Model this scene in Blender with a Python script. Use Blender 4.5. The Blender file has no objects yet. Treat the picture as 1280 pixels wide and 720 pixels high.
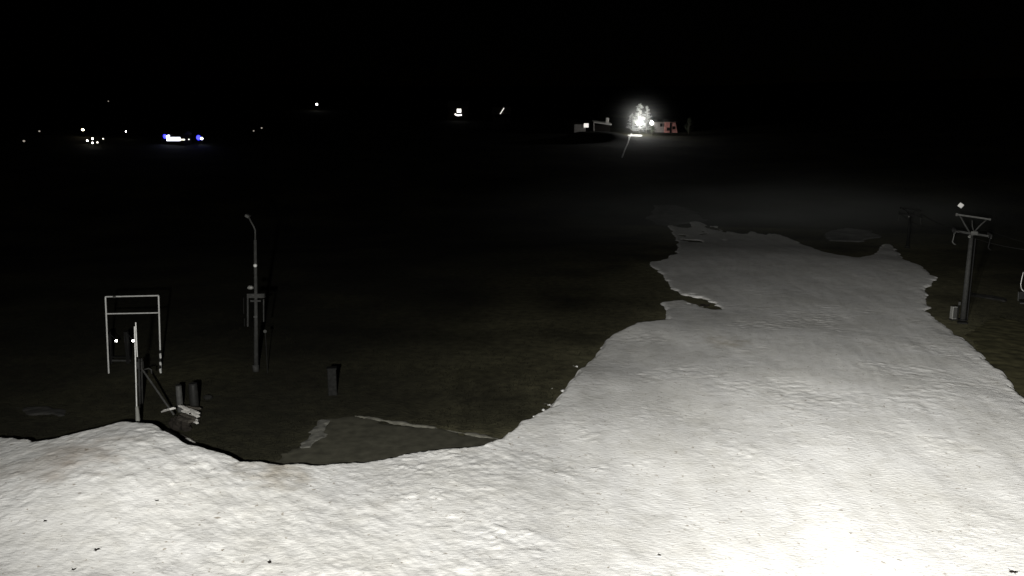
import bpy, math, random
import numpy as np
from mathutils import Vector, Matrix

random.seed(7)
R = math.radians
scene = bpy.context.scene
col = scene.collection

# ------------------------------------------------------------------ camera
CAM_H, FPX, PITCH = 12.0, 1000.0, math.atan(0.18)
cam_d = bpy.data.cameras.new("camera")
cam_d.sensor_width = 36.0
cam_d.lens = 36.0 * FPX / 1280.0
cam_d.clip_start, cam_d.clip_end = 0.1, 6000.0
cam = bpy.data.objects.new("camera", cam_d)
cam.location = (0, 0, CAM_H)
cam.rotation_euler = (math.pi / 2 - PITCH, 0, 0)
col.objects.link(cam)
scene.camera = cam
FW = np.array([0, math.cos(PITCH), -math.sin(PITCH)])
UP = np.array([0, math.sin(PITCH), math.cos(PITCH)])
RT = np.array([1.0, 0, 0])


def ray(px, py):
    d = FW + RT * ((px - 640) / FPX) + UP * ((360 - py) / FPX)
    return d


def at_y(px, py, y):
    d = ray(px, py)
    return Vector((d * (y / d[1]) + np.array([0, 0, CAM_H])).tolist())


# ------------------------------------------------------------------ noise and terrain (numpy)
def _hash(ix, iy, s):
    h = (ix.astype(np.int64) * 374761393 + iy.astype(np.int64) * 668265263 + s * 1442695041) & 0xFFFFFFFF
    h = ((h ^ (h >> 13)) * 1274126177) & 0xFFFFFFFF
    h = h ^ (h >> 16)
    return (h & 0xFFFFFF).astype(np.float64) / 0xFFFFFF


def vnoise(x, y, s=0):
    ix, iy = np.floor(x), np.floor(y)
    fx, fy = x - ix, y - iy
    ux, uy = fx * fx * fx * (fx * (fx * 6 - 15) + 10), fy * fy * fy * (fy * (fy * 6 - 15) + 10)
    a, b = _hash(ix, iy, s), _hash(ix + 1, iy, s)
    c, d = _hash(ix, iy + 1, s), _hash(ix + 1, iy + 1, s)
    return (a + (b - a) * ux) * (1 - uy) + (c + (d - c) * ux) * uy - 0.5


def fbm(x, y, s=0, o=3):
    t, amp = 0, 1.0
    for k in range(o):
        ca, sa = math.cos(0.7 * k), math.sin(0.7 * k)
        t = t + amp * vnoise((x * ca - y * sa) * 2 ** k, (x * sa + y * ca) * 2 ** k, s + 17 * k)
        amp *= 0.5
    return t


def sst(a, b, x):
    t = np.clip((x - a) / (b - a), 0, 1)
    return t * t * (3 - 2 * t)


KN = 2.2


def terrain(x, y):
    x, y = np.asarray(x, float), np.asarray(y, float)
    r = np.hypot(x, y)
    t = r - 122.0
    rise = 0.12 * 8 * np.log1p(np.exp(np.clip(t / 8, -40, 40)))
    rise = np.where(t > 300, 0.12 * t, rise)
    far = np.clip(r - 520, 0, None)
    rise = rise - 0.11 * far
    z = rise + 0.22 * fbm(x / 23, y / 23, 3, 3) * sst(20, 60, r) + 1.6 * fbm(x / 60, y / 60, 9, 2) * sst(130, 220, r) * (1 - sst(150, 260, r) * 0.6)
    # the run tips over an added crest, so its far end catches less light
    z = z - 1.3 * sst(86, 126, r) * (1 - sst(134, 180, r))
    # low knoll in front of the farm on the far hill
    z = z + KN * np.exp(-(((x - 24.0) / 9.0) ** 4 + ((y - 232) / 6) ** 2))
    return z


def hit(px, py):
    d = ray(px, py)
    t0, t1, k = 10.0, 10.0, 0
    while t1 < 900:
        t1 = t0 * 1.01
        p = d * t1
        if CAM_H + p[2] < terrain(p[0], p[1]):
            break
        t0 = t1
    for _ in range(30):
        m = 0.5 * (t0 + t1)
        p = d * m
        if CAM_H + p[2] < terrain(p[0], p[1]):
            t1 = m
        else:
            t0 = m
    p = d * t1
    return Vector((p[0], p[1], float(terrain(p[0], p[1]))))


# ------------------------------------------------------------------ materials
def new_mat(name):
    m = bpy.data.materials.new(name)
    m.use_nodes = True
    nt = m.node_tree
    return m, nt, nt.nodes["Principled BSDF"]


def noise_node(nt, scale, detail=4, coord="Object", vec=None):
    n = nt.nodes.new("ShaderNodeTexNoise")
    n.inputs["Scale"].default_value = scale
    n.inputs["Detail"].default_value = detail
    if vec is None:
        tc = nt.nodes.get("TC") or nt.nodes.new("ShaderNodeTexCoord")
        tc.name = "TC"
        vec = tc.outputs[coord]
    nt.links.new(vec, n.inputs["Vector"])
    return n


def ramp(nt, src, stops):
    r = nt.nodes.new("ShaderNodeValToRGB")
    e = r.color_ramp.elements
    while len(e) < len(stops):
        e.new(0.5)
    for i, (p, c) in enumerate(stops):
        e[i].position = p
        e[i].color = (*c, 1)
    nt.links.new(src, r.inputs[0])
    return r


def simple(name, c, rough=0.6, metal=0.0, var=0.25, scale=6.0, bump=0.0):
    m, nt, b = new_mat(name)
    n = noise_node(nt, scale)
    lo = tuple(v * (1 - var) for v in c)
    hi = tuple(min(1, v * (1 + var)) for v in c)
    r = ramp(nt, n.outputs["Fac"], [(0.3, lo), (0.7, hi)])
    nt.links.new(r.outputs[0], b.inputs["Base Color"])
    b.inputs["Roughness"].default_value = rough
    b.inputs["Metallic"].default_value = metal
    if max(c) < 0.06:
        b.inputs["Specular IOR Level"].default_value = 0.1
    if bump:
        bp = nt.nodes.new("ShaderNodeBump")
        bp.inputs["Strength"].default_value = bump
        bp.inputs["Distance"].default_value = 0.02
        nt.links.new(n.outputs["Fac"], bp.inputs["Height"])
        nt.links.new(bp.outputs[0], b.inputs["Normal"])
    return m


def emit(name, c, s):
    m, nt, b = new_mat(name)
    b.inputs["Base Color"].default_value = (0.6, 0.6, 0.6, 1)
    b.inputs["Emission Color"].default_value = (*c, 1)
    b.inputs["Emission Strength"].default_value = s
    return m


M = {}
M["galv"] = simple("galvanised_steel", (0.05, 0.05, 0.048), 0.6, 0.0)
M["white_paint"] = simple("white_paint", (0.36, 0.36, 0.35), 0.5, var=0.15)
M["worn_paint"] = simple("worn_paint", (0.12, 0.12, 0.11), 0.55, var=0.35, scale=3)
M["dark_steel"] = simple("dark_steel", (0.007, 0.007, 0.007), 0.7, 0.0)
M["dull_steel"] = simple("dull_steel", (0.028, 0.028, 0.027), 0.7, 0.0)
M["rubber"] = simple("rubber", (0.010, 0.010, 0.010), 0.7)
M["rope"] = simple("steel_rope", (0.008, 0.008, 0.008), 0.8, 0.0)
M["concrete"] = simple("concrete", (0.012, 0.012, 0.011), 0.9, bump=0.4)
M["wood"] = simple("weathered_wood", (0.05, 0.045, 0.038), 0.85, var=0.45, scale=5, bump=0.5)
M["snowy"] = simple("snow_dusting", (0.40, 0.39, 0.37), 0.7, var=0.12, bump=0.5)
M["grey_plastic"] = simple("grey_plastic", (0.013, 0.013, 0.0125), 0.5)
M["pale_plastic"] = simple("pale_plastic", (0.045, 0.045, 0.043), 0.5)
M["box_grey"] = simple("cabinet_grey", (0.14, 0.14, 0.132), 0.5)
M["dim_grey"] = simple("dim_grey", (0.006, 0.006, 0.0057), 0.7)
M["faint_grey"] = simple("faint_grey", (0.009, 0.009, 0.0085), 0.8, var=0.5)
M["white_wall"] = simple("white_render", (0.42, 0.40, 0.385), 0.9, var=0.15, scale=1.5)
M["red_wall"] = simple("red_boards", (0.46, 0.20, 0.175), 0.8, var=0.3, scale=2.0)
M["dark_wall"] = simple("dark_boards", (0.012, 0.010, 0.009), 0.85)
M["roof"] = simple("roof_tile", (0.05, 0.045, 0.04), 0.9)
M["bark"] = simple("bark", (0.09, 0.075, 0.06), 0.9, bump=0.5)
M["needles"] = simple("needles", (0.08, 0.09, 0.06), 0.8, var=0.5, scale=3)
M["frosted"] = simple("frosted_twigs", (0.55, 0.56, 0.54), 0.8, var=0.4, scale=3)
M["clod"] = simple("wet_soil", (0.014, 0.012, 0.010), 0.9, bump=0.6)
M["lamp_white"] = emit("lamp_white", (1.0, 0.97, 0.92), 13)
M["lamp_warm"] = emit("lamp_warm", (1.0, 0.86, 0.62), 22)
M["lamp_soft"] = emit("lamp_soft", (1.0, 0.92, 0.78), 3.0)
M["lamp_dim"] = emit("lamp_dim", (1.0, 0.9, 0.75), 0.35)
M["halo_blue"] = emit("halo_blue", (0.03, 0.03, 1.0), 5)
M["lamp_cold"] = emit("lamp_cold", (0.75, 0.8, 1.0), 14)
M["flood"] = emit("flood_lens", (1.0, 0.99, 0.96), 120)
M["win_cold"] = emit("window_cold", (0.82, 0.86, 1.0), 3)
M["win_white"] = emit("window_white", (1.0, 0.97, 0.92), 2.5)
M["strip_soft"] = emit("strip_wall_glow", (1.0, 0.96, 0.9), 0.9)
M["lit_reflector"] = emit("reflector_glow", (1.0, 0.98, 0.95), 14)


# snow
def snow_material():
    m, nt, b = new_mat("old_snow")
    big = noise_node(nt, 0.22, 6)
    mid = noise_node(nt, 1.3, 6)
    tc = nt.nodes["TC"]
    mp = nt.nodes.new("ShaderNodeMapping")
    mp.inputs["Rotation"].default_value = (0, 0, R(14))
    mp.inputs["Scale"].default_value = (1.6, 0.16, 1)
    nt.links.new(tc.outputs["Object"], mp.inputs["Vector"])
    streak = noise_node(nt, 0.55, 5, vec=mp.outputs[0])
    a = ramp(nt, big.outputs["Fac"], [(0.36, (0.745, 0.737, 0.715)), (0.6, (0.82, 0.815, 0.805))])
    c2 = ramp(nt, mid.outputs["Fac"], [(0.30, (0.87, 0.865, 0.85)), (0.55, (1, 1, 1))])
    c3 = ramp(nt, streak.outputs["Fac"], [(0.34, (0.90, 0.90, 0.905)), (0.58, (1, 1, 1))])

    def mul(x, y):
        mx = nt.nodes.new("ShaderNodeMix")
        mx.data_type = "RGBA"
        mx.blend_type = "MULTIPLY"
        mx.inputs[0].default_value = 1.0
        nt.links.new(x, mx.inputs[6])
        nt.links.new(y, mx.inputs[7])
        return mx.outputs[2]

    out = mul(mul(a.outputs[0], c2.outputs[0]), c3.outputs[0])
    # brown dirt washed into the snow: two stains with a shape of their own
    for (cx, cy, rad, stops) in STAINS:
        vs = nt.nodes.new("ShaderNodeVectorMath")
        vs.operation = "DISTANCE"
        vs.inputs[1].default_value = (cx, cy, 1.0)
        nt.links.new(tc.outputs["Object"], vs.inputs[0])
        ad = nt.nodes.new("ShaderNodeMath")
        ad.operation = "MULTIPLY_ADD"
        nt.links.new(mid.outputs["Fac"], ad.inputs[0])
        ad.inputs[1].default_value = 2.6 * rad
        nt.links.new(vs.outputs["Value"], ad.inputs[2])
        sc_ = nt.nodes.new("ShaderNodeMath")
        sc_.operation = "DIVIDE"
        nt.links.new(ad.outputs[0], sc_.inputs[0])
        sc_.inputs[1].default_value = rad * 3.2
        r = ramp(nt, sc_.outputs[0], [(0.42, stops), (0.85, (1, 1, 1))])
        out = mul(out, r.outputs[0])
    mp2 = nt.nodes.new("ShaderNodeMapping")
    mp2.inputs["Rotation"].default_value = (0, 0, R(50))
    mp2.inputs["Scale"].default_value = (0.45, 1.0, 1)
    nt.links.new(tc.outputs["Object"], mp2.inputs["Vector"])
    # fine grit
    grit = noise_node(nt, 5.5, 3)
    g = ramp(nt, grit.outputs["Fac"], [(0.27, (0.50, 0.46, 0.41)), (0.345, (1, 1, 1))])
    out = mul(out, g.outputs[0])
    nt.links.new(out, b.inputs["Base Color"])
    b.inputs["Roughness"].default_value = 0.75
    b.inputs["Specular IOR Level"].default_value = 0.25
    n1, n2 = noise_node(nt, 3.2, 5), noise_node(nt, 13.0, 5)
    nt.links.new(mp2.outputs[0], n2.inputs["Vector"])
    b1, b2 = nt.nodes.new("ShaderNodeBump"), nt.nodes.new("ShaderNodeBump")
    for bb, nn, st, ds in ((b1, n1, 0.25, 0.04), (b2, n2, 0.6, 0.035)):
        bb.inputs["Strength"].default_value = st
        bb.inputs["Distance"].default_value = ds
        nt.links.new(nn.outputs["Fac"], bb.inputs["Height"])
    nt.links.new(b1.outputs[0], b2.inputs["Normal"])
    nt.links.new(b2.outputs[0], b.inputs["Normal"])
    return m


def ground_material():
    m, nt, b = new_mat("wet_grass_soil")
    a, c = noise_node(nt, 0.09, 5), noise_node(nt, 1.7, 6)
    r1 = ramp(nt, a.outputs["Fac"], [(0.35, (0.011, 0.0105, 0.007)), (0.52, (0.023, 0.022, 0.0145)), (0.66, (0.038, 0.036, 0.021))])
    r2 = ramp(nt, c.outputs["Fac"], [(0.3, (0.55, 0.55, 0.55)), (0.7, (1.15, 1.15, 1.1))])
    mx = nt.nodes.new("ShaderNodeMix")
    mx.data_type, mx.blend_type = "RGBA", "MULTIPLY"
    mx.inputs[0].default_value = 1
    nt.links.new(r1.outputs[0], mx.inputs[6])
    nt.links.new(r2.outputs[0], mx.inputs[7])
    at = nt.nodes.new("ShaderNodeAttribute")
    at.attribute_name = "bleached_glow"
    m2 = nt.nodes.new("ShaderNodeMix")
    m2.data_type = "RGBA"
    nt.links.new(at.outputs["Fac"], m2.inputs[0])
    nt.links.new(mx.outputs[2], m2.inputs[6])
    straw_glow = ramp(nt, c.outputs["Fac"], [(0.3, (0.078, 0.073, 0.044)), (0.7, (0.165, 0.155, 0.092))])
    nt.links.new(straw_glow.outputs[0], m2.inputs[7])
    nt.links.new(m2.outputs[2], b.inputs["Base Color"])
    b.inputs["Roughness"].default_value = 0.95
    b.inputs["Specular IOR Level"].default_value = 0.1
    n = noise_node(nt, 6.0, 5)
    bp = nt.nodes.new("ShaderNodeBump")
    bp.inputs["Strength"].default_value = 0.7
    bp.inputs["Distance"].default_value = 0.08
    nt.links.new(n.outputs["Fac"], bp.inputs["Height"])
    nt.links.new(bp.outputs[0], b.inputs["Normal"])
    return m


# ------------------------------------------------------------------ object helpers
def tag(o, label=None, cat=None, group=None, kind=None):
    if label:
        o["label"] = label
    if cat:
        o["category"] = cat
    if group:
        o["group"] = group
    if kind:
        o["kind"] = kind
    return o


def empty(name, loc, label, cat, group=None, rz=0.0):
    o = bpy.data.objects.new(name, None)
    o.empty_display_size = 0.3
    o.location = loc
    o.rotation_euler = (0, 0, rz)
    col.objects.link(o)
    return tag(o, label, cat, group)


class MB:
    def __init__(self):
        self.v, self.f = [], []

    def add(self, vs, fs):
        k = len(self.v)
        self.v += [tuple(p) for p in vs]
        self.f += [tuple(i + k for i in f) for f in fs]
        return self

    def box(self, c, s, rz=0.0, bev=0.0, mat=None):
        hx, hy, hz = s[0] / 2, s[1] / 2, s[2] / 2
        b = min(bev, hx * .9, hy * .9) if bev else 0
        if b:
            ring = [(-hx + b, -hy), (hx - b, -hy), (hx, -hy + b), (hx, hy - b), (hx - b, hy), (-hx + b, hy), (-hx, hy - b), (-hx, -hy + b)]
        else:
            ring = [(-hx, -hy), (hx, -hy), (hx, hy), (-hx, hy)]
        n = len(ring)
        mt = mat or Matrix.Rotation(rz, 3, "Z")
        C = Vector(c)
        vs = [C + mt @ Vector((x, y, z)) for z in (-hz, hz) for (x, y) in ring]
        fs = [tuple(range(n - 1, -1, -1)), tuple(range(n, 2 * n))] + [(i, (i + 1) % n, n + (i + 1) % n, n + i) for i in range(n)]
        return self.add(vs, fs)

    def tube(self, pts, r, n=10, cap=True):
        pts = [Vector(p) for p in pts]
        rs = r if isinstance(r, (list, tuple)) else [r] * len(pts)
        vs, fs = [], []
        a = None
        for i, p in enumerate(pts):
            d = (pts[min(i + 1, len(pts) - 1)] - pts[max(i - 1, 0)]).normalized()
            if a is None:
                a = d.orthogonal().normalized()
            a = (a - d * a.dot(d)).normalized()
            b = d.cross(a)
            for k in range(n):
                t = 2 * math.pi * k / n
                vs.append(p + (a * math.cos(t) + b * math.sin(t)) * rs[i])
        for i in range(len(pts) - 1):
            for k in range(n):
                fs.append((i * n + k, i * n + (k + 1) % n, (i + 1) * n + (k + 1) % n, (i + 1) * n + k))
        if cap:
            fs.append(tuple(range(n - 1, -1, -1)))
            fs.append(tuple((len(pts) - 1) * n + k for k in range(n)))
        return self.add(vs, fs)

    def ball(self, c, r, nu=12, nv=8, jit=0.0, sz=(1, 1, 1)):
        C = Vector(c)
        vs, fs = [], []
        for j in range(nv + 1):
            th = math.pi * j / nv
            for i in range(nu):
                ph = 2 * math.pi * i / nu
                rr = r * (1 + random.uniform(-jit, jit))
                vs.append(C + Vector((math.sin(th) * math.cos(ph) * rr * sz[0], math.sin(th) * math.sin(ph) * rr * sz[1], math.cos(th) * rr * sz[2])))
        for j in range(nv):
            for i in range(nu):
                fs.append((j * nu + i, (j + 1) * nu + i, (j + 1) * nu + (i + 1) % nu, j * nu + (i + 1) % nu))
        return self.add(vs, fs)

    def build(self, name, mat, parent=None, smooth=False):
        me = bpy.data.meshes.new(name)
        me.from_pydata(self.v, [], self.f)
        me.update()
        if smooth:
            me.polygons.foreach_set("use_smooth", [True] * len(me.polygons))
        o = bpy.data.objects.new(name, me)
        me.materials.append(mat)
        col.objects.link(o)
        if parent is not None:
            o.parent = parent
        return o


def grid_object(name, verts, faces, mat, smooth=True):
    me = bpy.data.meshes.new(name)
    me.vertices.add(len(verts))
    me.vertices.foreach_set("co", verts.astype(np.float32).ravel())
    k = faces.shape[1]
    me.loops.add(faces.size)
    me.loops.foreach_set("vertex_index", faces.astype(np.int32).ravel())
    me.polygons.add(len(faces))
    me.polygons.foreach_set("loop_start", (np.arange(len(faces)) * k).astype(np.int32))
    me.update(calc_edges=True)
    if smooth:
        me.polygons.foreach_set("use_smooth", np.ones(len(faces), dtype=bool))
    me.materials.append(mat)
    o = bpy.data.objects.new(name, me)
    col.objects.link(o)
    return o


def grid_faces(na, nr):
    idx = np.arange(na * nr).reshape(nr, na)
    return np.stack([idx[:-1, :-1], idx[:-1, 1:], idx[1:, 1:], idx[1:, :-1]], -1).reshape(-1, 4)


# ------------------------------------------------------------------ snow shape
def snow_base(x, y):
    """height of the snow field's top before its edges fall away"""
    z = terrain(x, y) + 0.45 - 0.34 * sst(40, 62, np.hypot(x, y))
    z = z + 1.05 * np.exp(-(((x + 14.0) / 5.0) ** 2 + ((y - 26.5) / 7.0) ** 2))
    z = z + 0.35 * np.exp(-(((x + 22) / 5) ** 2 + ((y - 30) / 5) ** 2))
    z = z + 0.30 * fbm(x / 9, y / 9, 21, 2) * (1 - 0.85 * sst(45, 65, np.hypot(x, y)))
    return z


def snow_hit(px, py):
    d = ray(px, py)
    if d[2] > -0.03:
        return (d[0] * 120, d[1] * 120)
    t = (CAM_H - 0.5) / -d[2]
    for _ in range(25):
        p = d * t
        zz = float(snow_base(p[0], p[1]))
        t = 0.5 * t + 0.5 * max(5, (CAM_H - zz) / -d[2])
    return (d[0] * t, d[1] * t)


EDGE = [(-120, 800), (-120, 560), (-50, 548), (0, 545), (25, 547), (45, 549), (62, 546), (85, 541), (120, 534), (150, 526), (172, 524), (200, 527), (222, 539), (240, 549),
        (270, 561), (305, 573), (340, 578), (390, 579), (440, 575), (500, 568), (540, 561), (600, 554), (620, 545), (650, 526),
        (690, 503), (697, 489), (720, 466), (745, 441), (765, 416), (790, 402), (828, 398), (829, 377), (845, 374), (855, 369), (843, 366), (833, 358), (827, 344), (811, 332), (809, 326), (823, 325),
        (840, 315), (846, 305), (838, 288), (822, 268), (850, 262), (887, 281), (960, 284), (1000, 301), (1031, 314), (1069, 321), (1092, 317), (1101, 303), (1116, 305),
        (1134, 324), (1160, 334), (1176, 346), (1172, 354), (1162, 361), (1163, 374), (1174, 397), (1202, 417), (1245, 456), (1280, 491), (1330, 545), (1420, 800)]
POLY = np.array([snow_hit(*p) for p in EDGE])
HOLES = [(872, 376, 0.75, 1.9, 0.2)]
HOLES = [(*snow_hit(a, b), c, d, e) for a, b, c, d, e in HOLES]


def poly_sd(x, y, P):
    n = len(P)
    dmin = np.full(x.shape, 1e9)
    inside = np.zeros(x.shape, bool)
    for i in range(n):
        ax, ay = P[i]
        bx, by = P[(i + 1) % n]
        ex, ey = bx - ax, by - ay
        L = ex * ex + ey * ey + 1e-9
        t = np.clip(((x - ax) * ex + (y - ay) * ey) / L, 0, 1)
        dmin = np.minimum(dmin, (x - ax - t * ex) ** 2 + (y - ay - t * ey) ** 2)
        c = ((ay > y) != (by > y))
        with np.errstate(divide="ignore", invalid="ignore"):
            xi = ex * (y - ay) / (ey if abs(ey) > 1e-9 else 1e-9) + ax
        inside ^= c & (x < xi)
    d = np.sqrt(dmin)
    return np.where(inside, d, -d)


def snow_height(x, y):
    sd = poly_sd(x, y, POLY)
    r = np.hypot(x, y)
    sd = sd + 0.36 * fbm(x / 1.3, y / 1.3, 5, 4) + 0.4 * fbm(x / 4, y / 4, 6, 2) * sst(30, 60, r)
    thin = fbm(x / 2.2, y / 7.0, 91, 4) + 0.95 - 1.15 * sst(90, 136, r)
    sd = np.where(r > 70, np.minimum(sd, thin * 2.5), sd)
    for hx, hy, rx, ry, an in HOLES:
        ca, sa = math.cos(an), math.sin(an)
        u, v = ((x - hx) * ca + (y - hy) * sa) / rx, (-(x - hx) * sa + (y - hy) * ca) / ry
        sd = np.minimum(sd, (np.hypot(u, v) - 1) * rx + 0.6 * fbm(x / 0.7, y / 0.7, 77, 2))
    z = snow_base(x, y)
    left = sst(4, -12, x)
    near = 1 - sst(55, 95, r)
    # clumps thrown up on the bank, on the left and along the edge
    rough = 0.25 + 0.75 * left + 0.6 * sst(3.5, 0.3, sd)
    z = z + rough * (0.026 * fbm(x / 1.5, y / 1.5, 31, 2) + 0.016 * np.abs(fbm(x / 0.5, y / 0.5, 32, 2)) + 0.012 * fbm(x / 0.19, y / 0.19, 33, 2))
    # on the left the lumps are drawn out into short ridges
    lu, lv = x * 0.62 - y * 0.78, x * 0.78 + y * 0.62
    mid_ = sst(10, -3, x)
    vary = 0.35 + 1.3 * sst(-0.25, 0.35, fbm(x / 5.5, y / 5.5, 38, 3))
    z = z + mid_ * vary * 0.75 * (0.036 * fbm(lu / 1.2, lv / 0.55, 36, 3) + 0.020 * fbm(lu / 0.45, lv / 0.24, 37, 3))
    clump = sst(0.16, 0.42, fbm(x / 0.42, y / 0.42, 39, 3)) * sst(0.02, 0.3, fbm(x / 3.1, y / 3.1, 40, 3))
    z = z + near * (0.35 + 0.65 * mid_) * 0.025 * clump
    patch = sst(0.05, 0.35, fbm(x / 4.0, y / 4.0, 41, 3))
    z = z + patch * near * 0.03 * fbm(x / 0.33, y / 0.33, 34, 3)
    # groomer ridges running down the piste
    u = x * 0.955 - y * 0.296
    v = x * 0.296 + y * 0.955
    right = sst(-4, 8, x)
    z = z + right * 0.06 * fbm(u / 1.5, v / 9.0, 51, 3)
    z = z + right * sst(0.0, 0.3, fbm(x / 11, y / 11, 52, 2)) * 0.004 * np.sin(u * 2 * math.pi / 0.55 + 2 * fbm(x / 6, y / 6, 53, 2))
    drop = sst(0.28 + 0.3 * sst(45, 66, r), -0.50, sd)
    g = terrain(x, y)
    z = np.maximum(z, g + 0.05) * (1 - drop) + (g - 0.45) * drop
    # crumbs of snow left on the ground just outside the edge
    cr = sst(0.02, 0.22, fbm(x / 0.5, y / 0.5, 95, 4) - 0.22 + 0.42 * sd) * (sd < 0.1) * (r < 44)
    z = np.where(cr > 0, np.maximum(z, g - 0.03 + 0.10 * cr), z)
    return z, g, sd


NA, NR = 860, 1080
az = np.linspace(R(-43), R(43), NA)
rr = np.exp(np.linspace(math.log(13.0), math.log(136.0), NR))
A, RR = np.meshgrid(az, rr)
X, Y = RR * np.sin(A), RR * np.cos(A)
Z, G, SD = snow_height(X, Y)
V = np.stack([X, Y, Z], -1).reshape(-1, 3)
F = grid_faces(NA, NR)
under = (Z < G - 0.22).ravel()
F = F[~under[F].all(1)]
used = np.zeros(len(V), bool)
used[F.ravel()] = True
remap = np.cumsum(used) - 1
V, F = V[used], remap[F]
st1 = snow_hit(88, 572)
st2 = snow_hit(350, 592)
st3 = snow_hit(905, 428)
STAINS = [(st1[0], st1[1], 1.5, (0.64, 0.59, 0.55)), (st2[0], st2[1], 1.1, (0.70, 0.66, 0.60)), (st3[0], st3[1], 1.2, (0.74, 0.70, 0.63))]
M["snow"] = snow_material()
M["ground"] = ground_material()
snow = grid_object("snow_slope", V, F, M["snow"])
tag(snow, "wide strip of old floodlit snow banked along the slope", kind="structure")


def surface(x, y):
    z, g, sd = snow_height(np.array([float(x)]), np.array([float(y)]))
    return float(max(z[0], g[0]))


# ------------------------------------------------------------------ ground sheet
na, nr = 700, 520
az = np.linspace(-math.pi, math.pi, na)
front = np.sign(az) * np.abs(az / math.pi) ** 1.7 * math.pi
rr = np.concatenate([[0.01], np.exp(np.linspace(math.log(4), math.log(3500), nr - 1))])
A, RR = np.meshgrid(front, rr)
X, Y = RR * np.sin(A), RR * np.cos(A)
Z = terrain(X, Y) + 0.02 * fbm(X / 2.2, Y / 2.2, 61, 3) * sst(5, 12, RR)
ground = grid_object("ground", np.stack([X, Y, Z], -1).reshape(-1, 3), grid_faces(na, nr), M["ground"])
DRY_GLOW = np.zeros(len(ground.data.vertices))
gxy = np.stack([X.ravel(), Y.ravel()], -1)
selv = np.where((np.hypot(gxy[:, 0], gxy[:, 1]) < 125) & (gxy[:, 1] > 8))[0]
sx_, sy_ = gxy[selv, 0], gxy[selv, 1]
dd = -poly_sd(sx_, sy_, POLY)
DRY_GLOW[selv] = np.clip(np.exp(-np.clip(dd, 0, None) / 9.0) * sst(-12, 2, sx_) * (0.75 + 0.9 * fbm(sx_ / 5, sy_ / 5, 97, 4)), 0, 1)  # paler turf towards the snow; also puts the ground's hazy glow into colour
at_ = ground.data.attributes.new("bleached_glow", "FLOAT", "POINT")
at_.data.foreach_set("value", DRY_GLOW.astype(np.float32))
tag(ground, "dark wet grass and soil rising to far hills", kind="structure")


# thin remnants of snow and tracks lying on the ground
def patch(name, pts_px, lift, mat, label, noise_amp=0.3, step=0.14, thick=0.05, to=None):
    P = np.array([tuple(hit(*p))[:2] for p in pts_px]) if to is None else np.array(to)
    x0, y0 = P.min(0) - 1.0
    x1, y1 = P.max(0) + 1.0
    nx, ny = int(max(6, min(420, (x1 - x0) / step))), int(max(6, min(420, (y1 - y0) / step)))
    gx, gy = np.meshgrid(np.linspace(x0, x1, nx), np.linspace(y0, y1, ny))
    sd = poly_sd(gx, gy, P) + noise_amp * fbm(gx / (3.0 * max(noise_amp, .1)), gy / (3.0 * max(noise_amp, .1)), 71, 4) + 0.5 * noise_amp * fbm(gx / 0.35, gy / 0.35, 73, 3)
    g = terrain(gx, gy)
    drop = sst(0.12, -0.25, sd)
    z = (g + lift + thick * (0.6 + fbm(gx / 0.5, gy / 0.5, 72, 3))) * (1 - drop) + (g - 0.07) * drop
    v = np.stack([gx, gy, z], -1).reshape(-1, 3)
    f = grid_faces(nx, ny)
    un = (drop > 0.98).ravel()
    f = f[~un[f].all(1)]
    o = grid_object(name, v, f, mat)
    tag(o, label, kind="structure")
    return o


M["pad"] = simple("gravel_asphalt", (0.055, 0.053, 0.040), 0.95, var=0.25, scale=2.2, bump=0.5)
M["slush"] = simple("dirty_slush", (0.10, 0.098, 0.085), 0.85, var=0.5, scale=3.0, bump=0.7)
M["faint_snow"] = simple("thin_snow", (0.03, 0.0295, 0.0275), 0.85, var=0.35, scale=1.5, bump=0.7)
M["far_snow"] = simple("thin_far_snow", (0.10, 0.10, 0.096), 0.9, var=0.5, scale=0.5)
M["line"] = simple("worn_line", (0.12, 0.116, 0.095), 0.9, var=0.5, scale=2.5, bump=0.5)
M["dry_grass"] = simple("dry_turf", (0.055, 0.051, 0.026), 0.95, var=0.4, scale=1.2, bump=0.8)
patch("parking_area", [(438, 521), (620, 549), (640, 600), (300, 640), (330, 590), (372, 562), (412, 523)], 0.026, M["pad"],
      "dark gravel parking area behind the snow bank", 0.55, 0.12, 0.01)
patch("parking_kerb", [(441, 519), (480, 524.8), (530, 532.4), (575, 540), (625, 548.4), (625, 550.6), (575, 542.4), (530, 534.6), (480, 526.7), (441, 521)], 0.045, M["line"],
      "pale worn edging strip of the parking area", 0.24, 0.05, 0.012)
patch("slush_patch", [(377, 561), (389, 561), (401, 545), (414, 527), (405, 525), (397, 534), (391, 546)], 0.045, M["slush"], "dirty strip of slush on the parking area", 0.32, 0.04, 0.03)
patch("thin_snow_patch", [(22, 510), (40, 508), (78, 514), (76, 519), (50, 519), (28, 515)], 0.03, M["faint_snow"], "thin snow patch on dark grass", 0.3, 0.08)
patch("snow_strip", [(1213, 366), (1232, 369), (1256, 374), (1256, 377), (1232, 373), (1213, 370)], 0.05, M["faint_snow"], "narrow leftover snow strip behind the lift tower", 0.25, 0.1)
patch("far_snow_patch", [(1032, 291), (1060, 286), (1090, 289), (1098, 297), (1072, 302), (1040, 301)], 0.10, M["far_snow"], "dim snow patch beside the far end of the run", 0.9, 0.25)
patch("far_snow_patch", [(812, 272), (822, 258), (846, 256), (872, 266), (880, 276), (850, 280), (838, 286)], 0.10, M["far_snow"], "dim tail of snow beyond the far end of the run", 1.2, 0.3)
patch("turf_verge", [(1205, 420), (1250, 395), (1330, 420), (1360, 520), (1290, 520)], 0.02, M["dry_grass"], "strip of dry turf along the right edge of the snow", 0.8, 0.15)

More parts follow.
